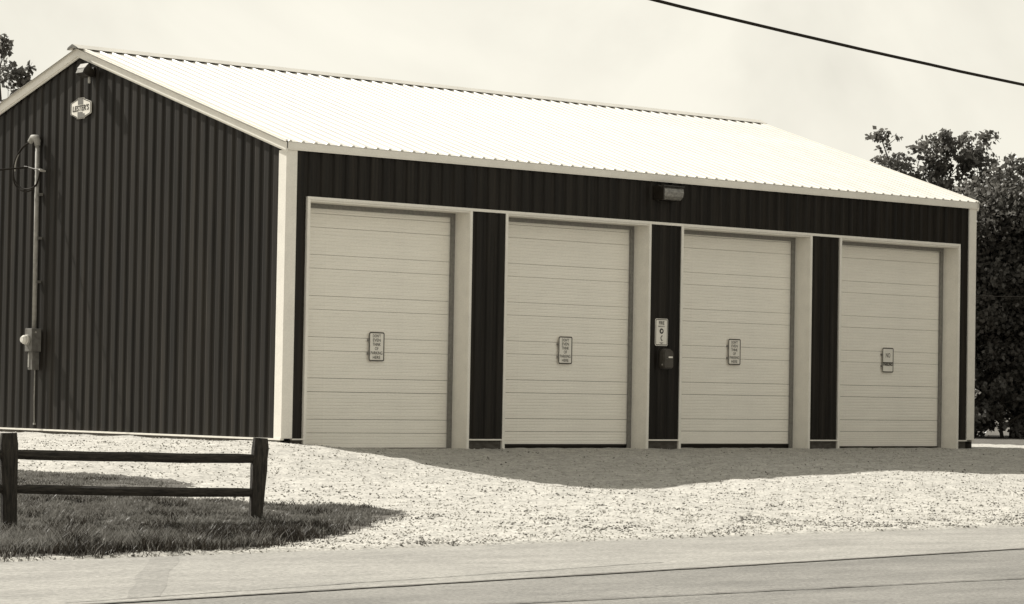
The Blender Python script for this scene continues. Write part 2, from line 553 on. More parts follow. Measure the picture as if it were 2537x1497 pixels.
# base trims and the boards below them
for x0, x1 in [(0.155, DX[0][0]), (DX[0][1], DX[1][0]), (DX[1][1], DX[2][0]), (DX[2][1], DX[3][0]), (DX[3][1], L-0.155)]:
    b = MB(); b.box(x0, x1, -0.052, 0.01, -0.022, -0.001); b.build('base_trim', M_TRIM, garage)
    b = MB(); b.box(max(x0, 0.02), x1, -0.010, 0.03, -0.5, -0.022); b.build('skirt_board', M_CONC, garage)
for xa, xb in ((-0.054, 0.01), (L-0.01, L+0.054)):
    b = MB(); b.box(xa, xb, -0.034, D+0.034, -0.026, -0.001); b.build('base_trim', M_TRIM, garage)
    xm = (xa+xb)/2
    b = MB(); b.box(xm-0.012, xm+0.012, 0.0, D, -0.5, -0.026); b.build('skirt_board', M_CONC, garage)
b = MB(); b.box(0, L, D-0.01, D+0.045, -0.026, -0.001); b.build('base_trim', M_TRIM, garage)

# door frames
REC = 0.34
b = MB(); b.box(DX[0][0], DX[3][1], -0.046, -0.001, DT-0.030, DT+0.012); b.build('head_trim', M_TRIM, garage)
door_zb = [-0.165, -0.108, -0.100, -0.142]
line_off = [-0.054, -0.02, 0.0, 0.008]
def door_panel_mesh(w, hgt, ribs):
    """one steel strip, chamfered at its edges, shallow grooves pressed in"""
    prof = [(0.007, 0.0), (0.001, 0.004)]
    for r in ribs:
        c = r*hgt
        prof += [(0.0, c-0.008), (0.0055, c-0.002), (0.0, c+0.006)]
    prof += [(0.001, hgt-0.004), (0.007, hgt)]
    v = []; f = []
    for o, z in prof: v += [(0, o, z), (w, o, z)]
    for i in range(len(prof)-1): f.append((2*i, 2*i+1, 2*i+3, 2*i+2))
    b0 = len(v); v += [(0, 0.04, 0), (w, 0.04, 0), (0, 0.04, hgt), (w, 0.04, hgt)]
    n = 2*len(prof)
    f += [(0, b0, b0+1, 1), (n-2, n-1, b0+3, b0+2), (b0, b0+2, b0+3, b0+1)]
    f += [tuple(list(range(0, n, 2))+[b0+2, b0])[::-1], tuple(list(range(1, n, 2))+[b0+3, b0+1])]
    me = bpy.data.meshes.new('door_panel'); me.from_pydata(v, [], f); me.materials.append(M_DOOR); me.update()
    return me
for i, (x0, x1) in enumerate(DX):
    fr = bpy.data.objects.new('door_frame', None); link(fr, garage); fr.location = (x0, 0, 0); fr.empty_display_size = .2
    W = x1-x0; t = 0.05
    zb = door_zb[i]-0.06
    for a, c in ((0, t), (W-t, W)):
        b = MB(); b.box(a, c, -0.046, -0.012, zb, DT-0.031); b.build('edge_trim', M_TRIM, fr)
        b = MB(); aa, cc = (a, c-0.004) if a == 0 else (a+0.004, c)
        b.box(aa, cc, -0.0115, REC+0.06, zb, DT-0.031); b.build('jamb', M_TRIM, fr)
    b = MB(); b.box(t, W-t, -0.028, REC+0.06, DT-0.056, DT-0.031); b.build('head', M_TRIM, fr)
    # weather seals
    b = MB(); b.box(t-0.003, t+0.03, REC-0.035, REC-0.012, zb, DT-0.057); b.build('seal', M_SEAL, fr)
    b = MB(); b.box(W-t-0.075, W-t+0.003, REC-0.035, REC-0.012, zb, DT-0.057); b.build('seal', M_SEAL, fr)
    b = MB(); b.box(t+0.03, W-t-0.075, REC-0.040, REC-0.012, DT-0.120, DT-0.057); b.build('seal', M_SEAL, fr)  # top seal, its dark also standing in for the shadow under the head
    dr = bpy.data.objects.new('garage_door', None); link(dr, garage); dr.location = (x0+t, REC, 0); dr.empty_display_size = .2
    dw = W-2*t
    lines = [door_zb[i]+0.022]
    k = 0
    while True:
        a = 0.13+line_off[i]+0.6*k
        if a > DT-0.1: break
        lines.append(a)
        if a+0.2 < DT-0.1: lines.append(a+0.2)
        k += 1
    lines.append(DT-0.04)
    cache = {}
    for j in range(len(lines)-1):
        hgt = lines[j+1]-lines[j]-(0.005 if j < 4 else 0.0035)
        key = round(hgt, 3)
        if key not in cache:
            cache[key] = door_panel_mesh(dw-0.004, hgt, (0.27, 0.52, 0.77) if hgt < 0.24 else (0.12, 0.25, 0.38, 0.50, 0.62, 0.75, 0.88))
        p = link(bpy.data.objects.new('door_panel', cache[key]), dr)
        p.location = (0.002+random.uniform(-0.001, 0.001), random.uniform(-0.0015, 0.0015), lines[j])
        p.rotation_euler = (random.uniform(-0.004, 0.004), 0, 0)
        if j in (1, 2, 3, 4, 5, 6, 7, 8, 9, 10) :
            b = MB(); b.box(dw-0.062, dw-0.030, -0.012, 0.0, lines[j]-0.022, lines[j]+0.014)
            b.build('hinge', M_SEAL, dr)
    b = MB(); b.box(0, dw, 0.006, 0.034, door_zb[i]-0.004, door_zb[i]+0.02); b.build('bottom_seal', M_DARK, dr)
    b = MB(); b.box(-0.02, dw+0.02, 0.05, 0.06, -0.4, DT-0.03); b.build('door_backing', M_DARK, dr)

# concrete sill under the doors, near-black to paint in the gap's shade
b = MB(); b.box(DX[0][0], DX[3][1], 0.03, 0.6, -0.5, -0.172); b.build('door_sill', M_DARK, garage)

# ------------------------------------------------------------------ lettering
def text_mesh(body, w, h, shear=0.0, bold=0.02):
    cu = bpy.data.curves.new('lettering', 'FONT')
    cu.body = body; cu.size = 1; cu.offset = bold; cu.shear = shear; cu.resolution_u = 4
    to = bpy.data.objects.new('lettering', cu); COL.objects.link(to)
    dg = bpy.context.evaluated_depsgraph_get()
    me = bpy.data.meshes.new_from_object(to.evaluated_get(dg))
    bpy.data.objects.remove(to); bpy.data.curves.remove(cu)
    co = np.empty(len(me.vertices)*3); me.vertices.foreach_get('co', co); co = co.reshape(-1, 3)
    mn, mxx = co.min(0), co.max(0)
    c2 = (co-(mn+mxx)/2)/np.maximum(mxx-mn, 1e-6)
    F = [tuple(p.vertices) for p in me.polygons]
    bpy.data.meshes.remove(me)
    return c2*np.array([w, h, 0]), F

class Print:
    """flat printing on a board in its own (u across, v up) frame, a hair proud of it"""
    def __init__(s): s.v = []; s.f = []
    def add(s, co, F, u, v, rot=0.0):
        b = len(s.v)
        for c in co:
            s.v.append((u+c[0]*math.cos(rot)-c[1]*math.sin(rot), v+c[0]*math.sin(rot)+c[1]*math.cos(rot)))
        s.f += [tuple(i+b for i in f) for f in F]
    def text(s, body, u, v, w, h, shear=0.0, bold=0.02, rot=0.0):
        co, F = text_mesh(body, w, h, shear, bold); s.add(co, F, u, v, rot)
    def poly(s, pts):
        b = len(s.v); s.v += pts; s.f.append(tuple(range(b, b+len(pts))))
    def ring(s, outer, inner):
        b = len(s.v); n = len(outer); s.v += outer+inner
        for i in range(n):
            k = (i+1) % n; s.f.append((b+i, b+k, b+n+k, b+n+i))
    def build(s, name, m, parent, place, out=0.003):
        return mesh(name, [place(u, v, out) for u, v in s.v], s.f, m, parent)

def rrect(w, h, r, n=4):
    p = []
    for cx, cy, a in ((w/2-r, h/2-r, 0), (-w/2+r, h/2-r, 90), (-w/2+r, -h/2+r, 180), (w/2-r, -h/2+r, 270)):
        for k in range(n+1):
            t = math.radians(a+90*k/n); p.append((cx+r*math.cos(t), cy+r*math.sin(t)))
    return p
def board(parent, outline, thick, m, place, name='board'):
    n = len(outline)
    v = [place(u, w, 0) for u, w in outline]+[place(u, w, -thick) for u, w in outline]
    f = [tuple(range(n)), tuple(range(n, 2*n))[::-1]]+[(i, i+n, (i+1) % n+n, (i+1) % n) for i in range(n)]
    return mesh(name, v, f, m, parent)
FACE = lambda u, v, o: (u, -o, v)             # board facing the road (-y)

def door_sign(x, z, lines, label, band=False):
    t = empty('parking_sign', (x, REC-0.035, z), label, 'sign', 'parking signs on the garage doors')
    w, h = 0.292, 0.432
    board(t, rrect(w, h, 0.028), 0.003, M_SIGNP, FACE)
    p = Print(); p.ring(rrect(w-0.002, h-0.002, 0.027), rrect(w-0.036, h-0.036, 0.014)); p.build('border', M_INK, t, FACE, 0.002)
    p = Print()
    for body, v, ww, hh in lines: p.text(body, 0, v, ww, hh, bold=0.008)
    p.build('lettering', M_INK, t, FACE, 0.0025)
    for v in (0.093, -0.105):
        b = MB(); b.box(-w/2-0.010, -w/2+0.05, 0.004, 0.034, v-0.016, v+0.016); b.build('edge_block', M_SEAL, t)  # small dark blocks behind the left edge of the sign
    return t
def lines6():
    return [("DON'T", 0.160, 0.150, 0.046), ('EVEN', 0.097, 0.145, 0.046), ('THINK', 0.034, 0.150, 0.046),
            ('OF', -0.029, 0.066, 0.046), ('PARKING', -0.094, 0.222, 0.048), ('HERE', -0.158, 0.140, 0.046)]
# positions read off the door plane
door_sign(1.950, 1.356, lines6(), 'white warning sign with black lettering on the left-end garage door, nearest the dark gable wall')
door_sign(5.747, 1.388, lines6(), "white don't-even-think-of-parking sign on the door just left of the call box pier")
door_sign(9.557, 1.446, lines6(), "white don't-even-think-of-parking sign on the door just right of the call box pier")
t4 = door_sign(13.414, 1.387, [('NO', 0.084, 0.115, 0.080)], 'no parking sign with one dark band, on the garage door farthest right')
p = Print(); p.text('PARKING', 0.0, -0.073, 0.24, 0.058, bold=0.045); p.build('lettering', M_INK, t4, FACE, 0.003)
p = Print(); p.poly([(-0.138, -0.036), (0.138, -0.036), (0.138, -0.054), (-0.138, -0.054)][::-1]); p.build('band', M_INK, t4, FACE, 0.0022)

# fire phone sign and call box on the middle pier
t = empty('fire_phone_sign', (7.515, -0.042, 1.717), 'tall white fire emergency phone sign above the call box on the middle pier', 'sign')
w, h = 0.288, 0.436
board(t, rrect(w, h, 0.030), 0.003, M_SIGNP, FACE)
p = Print(); p.ring(rrect(w-0.020, h-0.020, 0.024), rrect(w-0.044, h-0.044, 0.014)); p.build('border', M_INK, t, FACE, 0.002)
p = Print()
p.text('FIRE', 0, 0.150, 0.118, 0.056, bold=0.02)
p.text('EMERGENCY', 0, 0.094, 0.150, 0.017, bold=0.02)
c = [(0.045*math.cos(k*math.pi/10), 0.018+0.044*math.sin(k*math.pi/10)) for k in range(20)]
ci = [(0.020*math.cos(k*math.pi/10)+0.004, 0.020+0.021*math.sin(k*math.pi/10)) for k in range(20)]
p.ring(c, ci)
arc = []
for k in range(13):       # the handset: a curved grip with two blocks
    a = math.radians(115+130*k/12); arc.append((0.022+0.042*math.cos(a), -0.094+0.046*math.sin(a)))
inn = []
for k in range(13):
    a = math.radians(115+130*k/12); inn.append((0.024+0.028*math.cos(a), -0.094+0.036*math.sin(a)))
for k in range(12):
    p.poly([arc[k], arc[k+1], inn[k+1], inn[k]])
p.poly([(-0.002, -0.062), (0.014, -0.046), (0.024, -0.060), (0.008, -0.070)][::-1])
p.poly([(-0.002, -0.128), (0.010, -0.118), (0.026, -0.132), (0.010, -0.146)][::-1])
p.build('lettering', M_INK, t, FACE, 0.0025)
p = Print()
p.poly([(-0.046, -0.164), (-0.046, -0.172), (0.046, -0.172), (0.046, -0.164)])
p.poly([(-0.030, -0.176), (0.0, -0.190), (0.030, -0.176)])
p.build('small_print', M_INKR, t, FACE, 0.0026)

t = empty('call_box', (7.57, -0.042, 1.135), 'small dark call box with rounded top and white tag under the fire phone sign', 'phone box')
out = [(-0.105, 0.02), (-0.085, 0.0), (0.085, 0.0), (0.105, 0.02)]
for k in range(9):
    a = math.pi*k/8; out.append((0.105*math.cos(a), 0.245+0.075*math.sin(a)))
b = MB(); b.prism(out, 1, -0.012, -0.105); b.build('box', M_PHONE, t, bevel=0.006)
out2 = [(u*0.93, 0.012+v*0.93) for u, v in out]
b = MB(); b.prism(out2, 1, -0.106, -0.128); b.build('door', M_PHONE, t, bevel=0.006)
b = MB(); b.prism([(u*1.12, v*1.06-0.01) for u, v in out], 1, 0.004, -0.011); b.build('back_plate', M_BLACK, t)
b = MB(); b.box(-0.012, 0.078, -0.1315, -0.1285, 0.170, 0.196); b.build('tag', M_SIGNW, t)
b = MB(); b.tube([(-0.058, -0.128, 0.160), (-0.058, -0.146, 0.160)], 0.011, 10); b.build('knob', M_GALVD, t)
b = MB(); b.box(-0.1075, -0.1055, -0.09, -0.07, 0.05, 0.075); b.build('latch', M_WIREL, t)

# wall lamp over the middle pier
t = empty('wall_lamp', (7.53, -0.042, 3.94), 'dark box wall lamp with pale lens under the eave above the call box', 'wall lamp')
b = MB(); b.prism([(0.008, -0.115), (0.008, 0.115), (-0.10, 0.125), (-0.19, 0.10), (-0.10, -0.105)], 0, -0.235, 0.235); b.build('housing', M_BLACK, t, bevel=0.008)
lens = [(-0.185, 0.098), (-0.215, 0.070), (-0.226, 0.01), (-0.205, -0.055), (-0.150, -0.100), (-0.105, -0.106), (-0.105, 0.08)]
b = MB(); b.prism(lens, 0, -0.212, 0.225); b.build('lens', M_LENS, t, bevel=0.008)
b = MB(); b.box(-0.225, 0.235, -0.232, -0.10, 0.1005, 0.122); b.build('hood', M_BLACK, t, bevel=0.004)
b = MB(); b.box(-0.236, -0.2125, -0.225, -0.1, -0.11, 0.10); b.build('end_plate', M_BLACK, t, bevel=0.004)

# ------------------------------------------------------------------ things on the gable
t = empty('flood_light', (-0.038, 5.085, 5.53), 'dark floodlight box with bright top under the gable peak', 'floodlight')
side = [(-0.02, 0.0), (-0.128, 0.0), (-0.225, 0.050), (-0.187, 0.130), (-0.128, 0.195), (0.0, 0.085)]
b = MB(); b.prism(side, 1, -0.105, 0.105); b.build('housing', M_BLACK, t, bevel=0.006)
b = MB(); b.prism([(-0.130, 0.2025), (-0.196, 0.131), (-0.200, 0.134), (-0.134, 0.209)], 1, -0.112, 0.112); b.build('top_cover', M_GALV, t)
b = MB(); b.prism([(-0.1925, 0.127), (-0.2275, 0.056), (-0.2315, 0.058), (-0.197, 0.128)], 1, -0.098, 0.098); b.build('lens', M_LENS, t)
b = MB(); b.box(-0.008, 0.012, -0.07, 0.07, 0.02, 0.16); b.build('wall_plate', M_BLACK, t)
b = MB(); b.tube([(-0.06, -0.03, 0.0), (-0.06, -0.03, -0.095)], 0.022, 10); b.build('photocell', M_WIREL, t)

GF = lambda u, v, o: (-o, -u, v)                # board facing left (-x); u runs to the right in the picture
t = empty('builder_sign', (-0.04, 5.37, 5.066), 'small white eight-sided lettered sign on the dark gable below the floodlight', 'sign')
hexo = [(-0.095, 0.164), (0.085, 0.164), (0.085, 0.148), (0.285, 0.092), (0.292, 0.075), (0.292, -0.075), (0.285, -0.09), (0.10, -0.146), (0.10, -0.164), (-0.115, -0.164), (-0.115, -0.146), (-0.285, -0.09), (-0.292, -0.075), (-0.292, 0.075), (-0.285, 0.092), (-0.095, 0.148)][::-1]
board(t, hexo, 0.012, M_SIGNW, GF)
p = Print(); p.ring([(u*0.975, v*0.975) for u, v in hexo], [(u*0.91, v*0.90) for u, v in hexo]); p.build('border', M_INK, t, GF, 0.0015)
p = Print(); p.poly([(-0.085, 0.058), (-0.085, 0.145), (0.065, 0.145), (0.065, 0.058)]); p.poly([(-0.090, -0.145), (-0.090, -0.058), (0.055, -0.058), (0.055, -0.085), (0.115, -0.085), (0.115, -0.142)])
p.build('emblem', M_INKR, t, GF, 0.002)
p = Print(); p.text("LESTER'S", 0.0, 0.004, 0.47, 0.095, shear=0.12, bold=0.03, rot=0.035); p.build('lettering', M_INK, t, GF, 0.003)

# electric service: conduit mast, weatherhead and wires
t = empty('service_mast', (-0.1, 6.50, 1.60), 'pale conduit mast with curved weatherhead and looping wires on the gable', 'electric mast')
b = MB(); b.tube([(0, 0, 0), (0, 0.004, 1.5), (0, 0.02, 2.93)], 0.036, 12); b.build('conduit', M_GALV, t, smooth=True)
b = MB(); b.tube([(0, 0.02, 2.93), (0, 0.025, 3.00), (-0.01, 0.06, 3.055), (-0.02, 0.13, 3.06), (-0.03, 0.20, 3.00)], [0.044, 0.055, 0.062, 0.058, 0.045], 12); b.build('weatherhead', M_GALV, t, smooth=True)
for z in (0.75, 1.45, 2.15):
    b = MB(); b.box(-0.01, 0.10, -0.055, 0.055, z-0.02, z+0.02); b.build('strap', M_GALVD, t)
for k, (dy, dz, m) in enumerate(((0, 0, M_CABLE), (0.03, -0.02, M_CABLE), (-0.02, 0.015, M_WIREL))):
    pts = []
    ctrl = [(-0.03, 0.20, 3.00), (-0.06, 0.36, 2.93), (-0.10, 0.50, 2.76), (-0.12, 0.545, 2.56), (-0.11, 0.50, 2.38), (-0.08, 0.36, 2.27), (-0.05, 0.18, 2.24), (-0.04, 0.0, 2.29), (-0.04, -0.09, 2.40), (-0.04, -0.13, 2.54)]
    for i in range(len(ctrl)-1):
        for s in range(4):
            q = s/4; a = Vector(ctrl[i]); c2 = Vector(ctrl[i+1]); a0 = Vector(ctrl[max(i-1, 0)]); c3 = Vector(ctrl[min(i+2, len(ctrl)-1)])
            pt = 0.5*((2*a)+(-a0+c2)*q+(2*a0-5*a+4*c2-c3)*q*q+(-a0+3*a-3*c2+c3)*q**3)
            wgt = math.sin(math.pi*(i+q)/(len(ctrl)-1))
            pts.append(pt+Vector((0.01*k, dy*wgt, dz*wgt*2)))
    if k == 2: pts = pts[2:14]
    b = MB(); b.tube(pts, 0.011, 6); b.build('wire_loop', m, t, smooth=True)
b = MB(); b.tube([(0.06, -0.13, 2.52), (-0.03, -0.135, 2.53), (-0.06, -0.14, 2.54)], [0.016, 0.022, 0.014], 8); b.build('insulator', M_WIREL, t)
b = MB(); b.tube([(-0.04, -0.13, 2.54), (-0.05, 0.05, 2.56), (-0.06, 0.18, 2.59), (-0.07, 0.30, 2.61)], 0.009, 6); b.build('clamp', M_GALVD, t)
drop = MB()
a = Vector((-0.15, 6.68, 4.19)); c2 = Vector((-16.0, 30.0, 6.2))
pts = [a.lerp(c2, k/24)-Vector((0, 0, 1.1*4*(k/24)*(1-k/24))) for k in range(25)]
drop.tube(pts, 0.014, 6)
o = drop.build('service_wire', M_CABLE, None, smooth=True)
tag(o, 'thin dark service wire running left off the frame from the conduit mast', 'wire')

t = empty('electric_meter', (-0.09, 6.49, 1.23), 'grey electric meter box with bright round glass at the foot of the mast', 'electric meter')
b = MB(); b.box(-0.12, 0.06, -0.10, 0.10, 0.0, 0.37); b.build('box', M_GALVD, t, bevel=0.008)
b = MB(); b.tube([(-0.1215, 0.02, 0.19), (-0.15, 0.02, 0.19)], 0.088, 18); b.build('meter_ring', M_GALV, t)
b = MB(); b.tube([(-0.151, 0.02, 0.19), (-0.20, 0.02, 0.19), (-0.235, 0.02, 0.19)], [0.076, 0.07, 0.045], 18); b.build('meter_glass', M_GLASS, t, smooth=False)
b = MB(); b.tube([(-0.05, -0.101, 0.31), (-0.05, -0.115, 0.31)], 0.014, 8); b.build('knockout_plug', M_WIREL, t)
b = MB(); b.box(-0.08, 0.05, -0.065, 0.065, -0.29, -0.004); b.build('lower_box', M_GALVD, t, bevel=0.008)
b = MB(); b.box(-0.0885, -0.0805, 0.015, 0.055, -0.25, -0.03); b.build('cover_plate', M_GALV, t)
b = MB(); b.tube([(-0.005, -0.03, -0.29), (-0.005, -0.03, -0.75), (-0.005, -0.045, -1.14)], 0.010, 6); b.build('ground_wire', M_GALV, t)
b = MB(); b.box(-0.02, 0.01, -0.06, -0.03, -1.165, -1.135); b.build('wire_clip', M_GALV, t)

# ------------------------------------------------------------------ fence
FA = Vector((-7.183, -9.16, 0)); FB = Vector((-9.93, -8.95, 0))
fdir = (FB-FA).normalized(); FC = FB+fdir*2.75; FC.y -= 0.15
fence = empty('split_rail_fence', (FA.x, FA.y, height(FA.x, FA.y)), 'dark weathered two-rail wooden fence at the lawn edge, lower left', 'fence')
def rough_bar(pts, ra, rb, seed, seg=10, rough=1.0):
    """hewn timber: an uneven rounded-rectangle section swept along pts"""
    b = MB(); n = len(pts); v = []; f = []
    d = (Vector(pts[-1])-Vector(pts[0])).normalized()
    up = Vector((0, 0, 1)) if abs(d.z) < 0.7 else Vector((-fdir.y, fdir.x, 0))
    side = d.cross(up).normalized(); up = side.cross(d).normalized()
    for i, p in enumerate(pts):
        p = Vector(p); t = i/(n-1)
        for k in range(seg):
            a = 2*math.pi*k/seg+0.3
            r = 1/max(abs(math.cos(a)), abs(math.sin(a)))**0.72
            nn = 1+rough*0.10*noise.noise((seed+3*math.cos(a), 3*math.sin(a), t*4))+rough*0.07*noise.noise((seed+9*math.cos(a), 9*math.sin(a), t*11))
            end = 0.86 if i in (0, n-1) else 1
            A = ra[0]+(ra[1]-ra[0])*t; B = rb[0]+(rb[1]-rb[0])*t
            v.append(p+side*math.cos(a)*r*A*nn*end+up*math.sin(a)*r*B*nn*end)
    for i in range(n-1):
        for k in range(seg):
            f.append((i*seg+k, i*seg+(k+1) % seg, (i+1)*seg+(k+1) % seg, (i+1)*seg+k))
    f += [tuple(range(seg))[::-1], tuple(range((n-1)*seg, n*seg))]
    b.add(v, f); return b
def local(p): return Vector(p)-Vector(fence.location)
for q, top, lean, sd_, wd in ((FA, 0.222, Vector((0.055, 0, 0)), 1.0, 1.0), (FB, 0.262, Vector((-0.03, 0.0, 0)), 5.0, 1.06), (FC, 0.28, Vector((0.02, 0, 0)), 8.0, 1)):
    zb = height(q.x, q.y)-0.12
    pts = [local((q.x, q.y, zb)+lean*0 if False else Vector((q.x, q.y, zb)).lerp(Vector((q.x, q.y, top))+lean, k/9)) for k in range(10)]
    pts[-1] = pts[-2].lerp(pts[-1], 0.9)
    rough_bar(pts, (0.068*wd, 0.088*wd), (0.060, 0.07), sd_).build('post', M_POST, fence, smooth=False)
def rail(P, Q, z0, z1, sd_, r):
    pts = []
    for k in range(14):
        t = k/13; s = P.lerp(Q, t)
        pts.append(local((s.x, s.y+0.0, z0+(z1-z0)*t-0.006*math.sin(math.pi*t)+0.004*noise.noise((sd_, t*5, 0)))))
    rough_bar(pts, (0.030, 0.034), (r*1.25, r*1.25), sd_, 8, 0.55).build('rail', M_FENCE, fence)
e1 = fdir*0.02
rail(FA-e1, FB+e1, 0.000, 0.045, 11.0, 0.039); rail(FA-e1, FB+e1, -0.345, -0.285, 13.0, 0.037)
rail(FB+e1*2, FC, 0.045, 0.08, 15.0, 0.039); rail(FB+e1*2, FC, -0.285, -0.25, 17.0, 0.037)

# ------------------------------------------------------------------ overhead cable
# hangs over the near side of the road, sagging between poles outside the view
cab = MB()
def cable_z(x): return 4.02+0.0042*(x-6.0)**2+0.014*(6.0-x)*0
pts = []
for k in range(61):
    x = -30+k*1.0
    pts.append((x, -14.0, cable_z(x)))
import itertools
o_pts = [(-5.75,4.28),(-4.77,4.21),(-3.61,4.14),(-2.38,4.07),(-1.2,4.01)]
cf = np.polyfit([p[0] for p in o_pts], [p[1] for p in o_pts], 2)
cf = [0.0022, cf[1], cf[2]]
A = np.array([[p[0], 1] for p in o_pts]); yv = np.array([p[1]-0.0022*p[0]**2 for p in o_pts])
sl, c0 = np.linalg.lstsq(A, yv, rcond=None)[0]
pts = [(x, -14.0, 0.0022*x*x+sl*x+c0+0.004*noise.noise((x*1.3, 0, 0))) for x in np.arange(-34, 40, 0.5)]
cab.tube(pts, 0.0155, 8)
o = cab.build('overhead_cable', M_CABLE, None, smooth=True)
tag(o, 'thick black overhead cable sloping across the sky, upper right', 'cable')

# ------------------------------------------------------------------ trees
def leaf_cloud(centers, radii, counts, size, seed):
    r = np.random.default_rng(seed)
    V = []; n_tot = 0
    for c, R, n in zip(centers, radii, counts):
        d = r.normal(size=(n, 3)); d /= np.linalg.norm(d, axis=1)[:, None]
        rad = R*(r.random(n)**0.45)
        p = np.array(c)+d*rad[:, None]*np.array([1, 1, 0.8])
        V.append(p)
    P = np.concatenate(V); n = len(P)
    s = size*(0.6+0.8*r.random(n))
    a = r.normal(size=(n, 3)); a[:, 2] -= 0.5; a /= np.linalg.norm(a, axis=1)[:, None]
    b = np.cross(a, r.normal(size=(n, 3))); b /= np.linalg.norm(b, axis=1)[:, None]
    nrm = np.cross(a, b)
    L_ = a*s[:, None]; Wd = b*(s*0.42)[:, None]
    # a leaf: stem point, two sides (lifted), tip
    p0 = P; p1 = P+L_*0.45+Wd+nrm*(s*0.10)[:, None]; p2 = P+L_; p3 = P+L_*0.45-Wd+nrm*(s*0.10)[:, None]
    verts = np.stack([p0, p1, p2, p3], 1).reshape(-1, 3)
    i = np.arange(n)*4
    faces = np.concatenate([np.stack([i, i+1, i+2], 1), np.stack([i, i+2, i+3], 1)])
    return verts, faces

def np_mesh(name, V, F, mats, parent=None, mi=None, smooth=False):
    me = bpy.data.meshes.new(name)
    V = np.asarray(V, dtype=np.float32); F = np.asarray(F, dtype=np.int32)
    k = F.shape[1]
    me.vertices.add(len(V)); me.vertices.foreach_set('co', V.ravel())
    me.loops.add(F.size); me.loops.foreach_set('vertex_index', F.ravel())
    me.polygons.add(len(F)); me.polygons.foreach_set('loop_start', np.arange(0, F.size, k, dtype=np.int32))
    for m in (mats if isinstance(mats, (list, tuple)) else [mats]): me.materials.append(m)
    if mi is not None: me.polygons.foreach_set('material_index', np.asarray(mi, dtype=np.int32))
    if smooth: me.polygons.foreach_set('use_smooth', np.ones(len(F), dtype=bool))
    me.update(calc_edges=True); me.validate()
    return link(bpy.data.objects.new(name, me), parent)

def tree(loc, blobs, label, cat='tree', trunk_h=2.0, leaf=0.105, per=900, seed=1, m=M_LEAF, group=None, trunk_r=0.16, name='tree', clump=0.38):
    """blobs: (dx, dy, z, radius, density) masses the limbs lead to"""
    z0 = height(loc[0], loc[1])
    t = empty(name, (loc[0], loc[1], z0), label, cat, group)
    r = random.Random(seed)
    tk = MB()
    top = max(b[2] for b in blobs)
    trunk = []
    nseg = 9
    for k in range(nseg):
        q = k/(nseg-1)
        trunk.append(Vector((0.10*math.sin(q*3+seed), 0.10*math.cos(q*2.3+seed), -0.1+q*(top*0.86))))
    tk.tube(trunk, [trunk_r*(1.25 if k == 0 else 1)*(1-0.82*k/(nseg-1)) for k in range(nseg)], 9)
    cs, rs, ns = [], [], []
    for (dx, dy, z, R, dens) in blobs:
        base = trunk[min(nseg-1, max(1, int((z*0.62/top)/0.86*(nseg-1))))]
        tip = Vector((dx, dy, z))
        mid = base.lerp(tip, 0.5)+Vector((0, 0, 0.12*R))
        tk.tube([base, mid, tip], [0.055, 0.038, 0.012], 6)
        nc = max(10, int(dens*per*R**2.4/55))
        for c in range(nc):
            while True:
                d = Vector((r.uniform(-1, 1), r.uniform(-1, 1), r.uniform(-1, 1)))
                if d.length < 1 and d.length > 0.25*r.random(): break
            p = tip+Vector((d.x*R, d.y*R, d.z*R*0.85))
            cs.append(p); rr = clump*r.uniform(0.5, 1.25)*min(1, R/0.7); rs.append(rr)
            ns.append(int(78*(rr/0.38)**2*r.uniform(0.5, 1.4))+9)
            if c % 3 == 0: tk.tube([tip.lerp(base, 0.25*r.random()), p], [0.014, 0.004], 4, cap=False)
    tk.build('trunk', M_BARK, t, smooth=True)
    V, F = leaf_cloud(cs, rs, ns, leaf, seed)
    o = np_mesh('crown', V, F, m, t); o['kind'] = 'stuff'
    return t

TG = 'trees behind the garage'
# behind the left side of the roof
tree((7.35, 19.45), [(-.15,.1,6.9,.6,1.1),(-0.5,0.4,7.6,0.6,1.0),(-1.3,1.0,6.5,1.1,1.1),(-.3,.2,6.3,.7,1.2),(.25,-.2,6.9,.35,1.4),(-1.8,1.5,7.4,.8,.9),(-0.6,.5,5.6,1.1,1.2),(.3,-.2,5.9,.6,1.1),(.12,-.1,7.55,.25,1.5),(-.35,.2,8.05,.28,1.3)],
     'sparse leafy tree showing above the roof at the left edge', seed=3, group=TG, leaf=0.115, per=1250, clump=0.28, trunk_r=0.08)
# tall open tree past the right end of the roof
tree((29.8, 13.2), [(-1.0,.75,7.25,.42,2.0),(-.95,.6,6.5,.62,1.5),(-1.0,.6,5.9,.6,1.5),(.05,0,7.05,.60,1.9),(.1,0,6.3,.62,1.9),(.85,-.6,7.15,.58,2.0),(1.0,-.8,6.55,.6,2.0),(.3,-.1,5.7,.6,1.7),(1.95,-1.45,5.95,.34,2.2),(.45,-.3,6.7,.5,1.3),(-.4,.3,6.4,.42,1.0),(.55,-.4,6.0,.45,1.2),(.4,-.2,7.3,.4,2.0),(-.6,.45,5.4,.6,1.8),(.5,-.3,5.1,.7,2.0),(1.4,-1.05,5.55,.42,2.0),(.95,-.7,5.25,.55,1.8),
     (-1.75,1.3,6.0,.35,1.7),(-1.6,1.2,5.5,.35,1.8),(-2.2,1.65,5.05,.40,2.4),(-1.3,1,5.1,.62,1.6),(-.3,.2,4.9,.8,1.8),(0,0,4.4,1.0,2.0),(1,-.8,4.4,1.0,2.2),(-.4,.3,3.8,1.3,2),(1.2,-.9,3.3,1.4,2)],
     'tallest open-crowned tree rising above the right end of the white roof', seed=5, group=TG, leaf=0.115, per=1700, clump=0.28, trunk_r=0.2)
